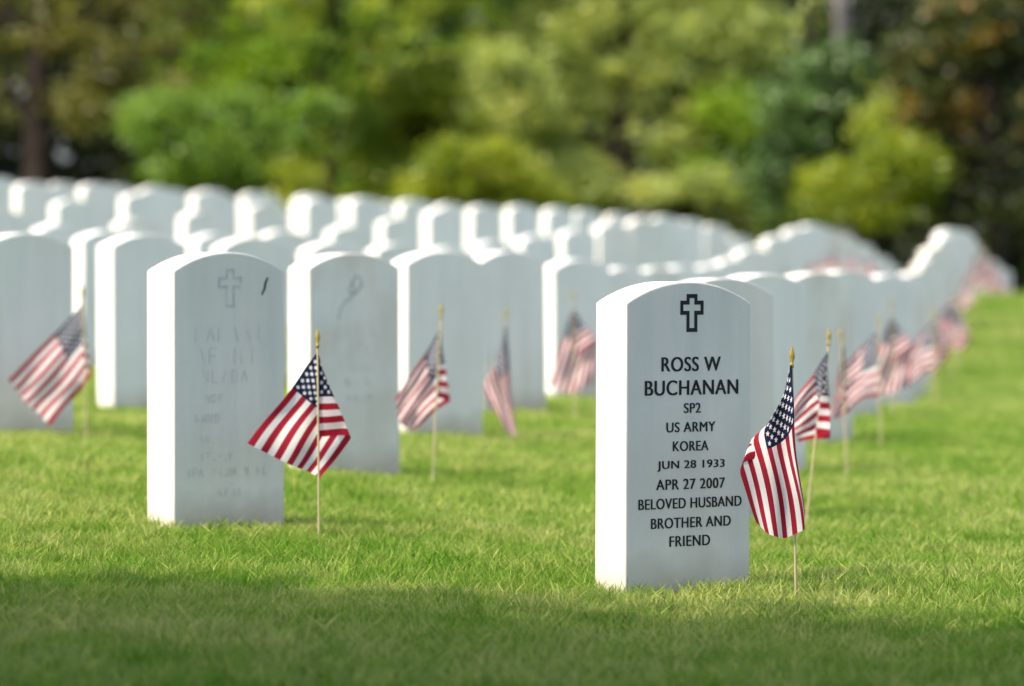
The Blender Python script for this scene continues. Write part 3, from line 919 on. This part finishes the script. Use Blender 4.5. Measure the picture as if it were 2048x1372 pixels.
def make_flag(label, y, xb, xtop, ytip, Ht, Ft, Et, depth, rip, seed, blend=0.05):
    x = px(xb, y); zg = H(x, y); s = y / F_PX
    top = CAM_Z + (505 - ytip) * s - zg - 0.044
    lean = (xtop - xb) * s
    me = flag_cloth(from_px(y, xb, zg, Ht), from_px(y, xb, zg, Ft), from_px(y, xb, zg, Et), depth, rip, seed, blend=blend)
    st = stick_mesh(top, lean)
    f = flag_thing(label, x, y, me, st, top, lean)
    return f, me, st, top, lean

PROT = {}
# nearest stone's flag: hangs down in front of its stick, folded back on the left
PROT['M0'] = make_flag('sharp hanging flag beside the black-lettered headstone, blue part uppermost', 8.84, 1594, 1584, 690,
    [(0, 1584, 728), (1, 1589, 905)],
    [(0, 1578, 728), (0.3, 1552, 795), (0.54, 1526, 842), (0.75, 1494, 874), (1, 1470, 926)],
    [(0, 1606, 1030), (0.2, 1606, 1060), (0.5, 1570, 1074), (0.8, 1536, 1066), (1, 1514, 1046)], (-0.002, -0.012, -0.024), 0.008, 1, 0.09)
PROT['A0'] = make_flag('flag spread down to the left with its stick in front, beside the worn cross headstone', 9.95, 638, 635, 655,
    [(0, 635, 700), (1, 637, 874)],
    [(0, 637, 701), (0.54, 672, 792), (1, 707, 872)],
    [(0, 493, 890), (0.5, 575, 930), (1, 636, 960)], (0.004, 0.010, 0.055), 0.006, 2)
PROT['A1'] = make_flag('flag with pink lit stripes on a leaning stick before the bluish headstone', 12.3, 862, 882, 605,
    [(0, 881, 652), (1, 872, 795)],
    [(0, 883, 654), (0.5, 892, 720), (1, 904, 800)],
    [(0, 790, 800), (0.5, 797, 850), (1, 822, 862)], (0.004, 0.012, 0.065), 0.007, 3)
PROT['A2'] = make_flag('narrow limp flag hanging straight down, third flag in the second line', 14.75, 1022, 1012, 612,
    [(0, 1013, 650), (1, 1018, 770)],
    [(0, 1010, 652), (0.5, 988, 715), (1, 966, 770)],
    [(0, 1030, 855), (0.5, 1030, 872), (1, 1008, 860)], (-0.002, -0.010, -0.020), 0.008, 4)
PROT['A3'] = make_flag('blurred flag spread to both sides next to the bright side of the nearest headstone', 17.1, 1150, 1146, 580,
    [(0, 1146, 612), (1, 1150, 712)],
    [(0, 1148, 613), (0.5, 1176, 650), (1, 1196, 676)],
    [(0, 1098, 770), (0.5, 1140, 790), (1, 1186, 770)], (0.004, 0.010, 0.075), 0.009, 5)
PROT['L1'] = make_flag('flag leaning far to the left before the cropped left headstone', 13.75, 172, 165, 570,
    [(0, 163, 605), (1, 168, 735)],
    [(0, 166, 607), (0.5, 176, 668), (1, 184, 745)],
    [(0, 12, 760), (0.5, 48, 808), (1, 96, 852)], (0.004, 0.012, 0.070), 0.007, 6)
PROT['M1'] = make_flag('flag with level red and white stripes right behind the sharp hanging flag', 11.1, 1604, 1658, 655,
    [(0, 1654, 702), (1, 1631, 868)],
    [(0, 1656, 704), (0.54, 1661, 792), (1, 1664, 874)],
    [(0, 1588, 810), (0.5, 1582, 852), (1, 1598, 886)], (-0.006, -0.010, 0.040), 0.006, 7)
PROT['M2'] = make_flag('narrow flag with bent stripes, third flag in the line along the open lawn', 13.5, 1696, 1682, 655,
    [(0, 1682, 692), (1, 1692, 822)],
    [(0, 1690, 694), (0.5, 1696, 756), (1, 1700, 824)],
    [(0, 1668, 800), (0.5, 1664, 830), (1, 1672, 836)], (0.004, 0.012, 0.022), 0.008, 8)
PROT['M3'] = make_flag('bright flag spread to the left, fourth flag in the line along the open lawn', 15.9, 1762, 1757, 625,
    [(0, 1757, 660), (1, 1760, 790)],
    [(0, 1740, 682), (0.5, 1728, 740), (1, 1730, 796)],
    [(0, 1684, 742), (0.5, 1684, 790), (1, 1690, 828)], (0.002, 0.030, 0.095), 0.006, 9)

def key_of(pname):
    return {'M': 0, 'A': 1, 'L': 2}[pname[0]], int(pname[1])
have = {(key_of(k)[1], key_of(k)[0]) for k in PROT}
kinds = ['A0', 'M1', 'M3', 'A0', 'A3', 'M0', 'M3', 'A1']
for i, j, x, y, yaw in stones:
    if (i, j) in have or j > 3 or j >= 2 or y > 52:
        continue
    if j == 1 and (i, j) in ((0, 1),):
        continue
    rr = random.Random(i * 13 + j * 57)
    k = kinds[rr.randrange(len(kinds))]
    _, me, st, top, lean = PROT[k]
    fx = x + math.sin(R(yaw)) * 0.30 + rr.uniform(-0.04, 0.04)
    fy = y - math.cos(R(yaw)) * 0.30 + rr.uniform(-0.04, 0.04)
    kk = i - line_first[j] + 1
    if y < 31:
        lb = f'blurred flag before the {ORD[kk]} headstone in the {ORD[j + 1]} line from the open lawn'
    else:
        lb = f'faint crest flag before the {ORD[kk]} headstone in the {ORD[j + 1]} line from the lawn'
    flag_thing(lb, fx, fy, me, st, top, lean, R(rr.uniform(-28, 28)))
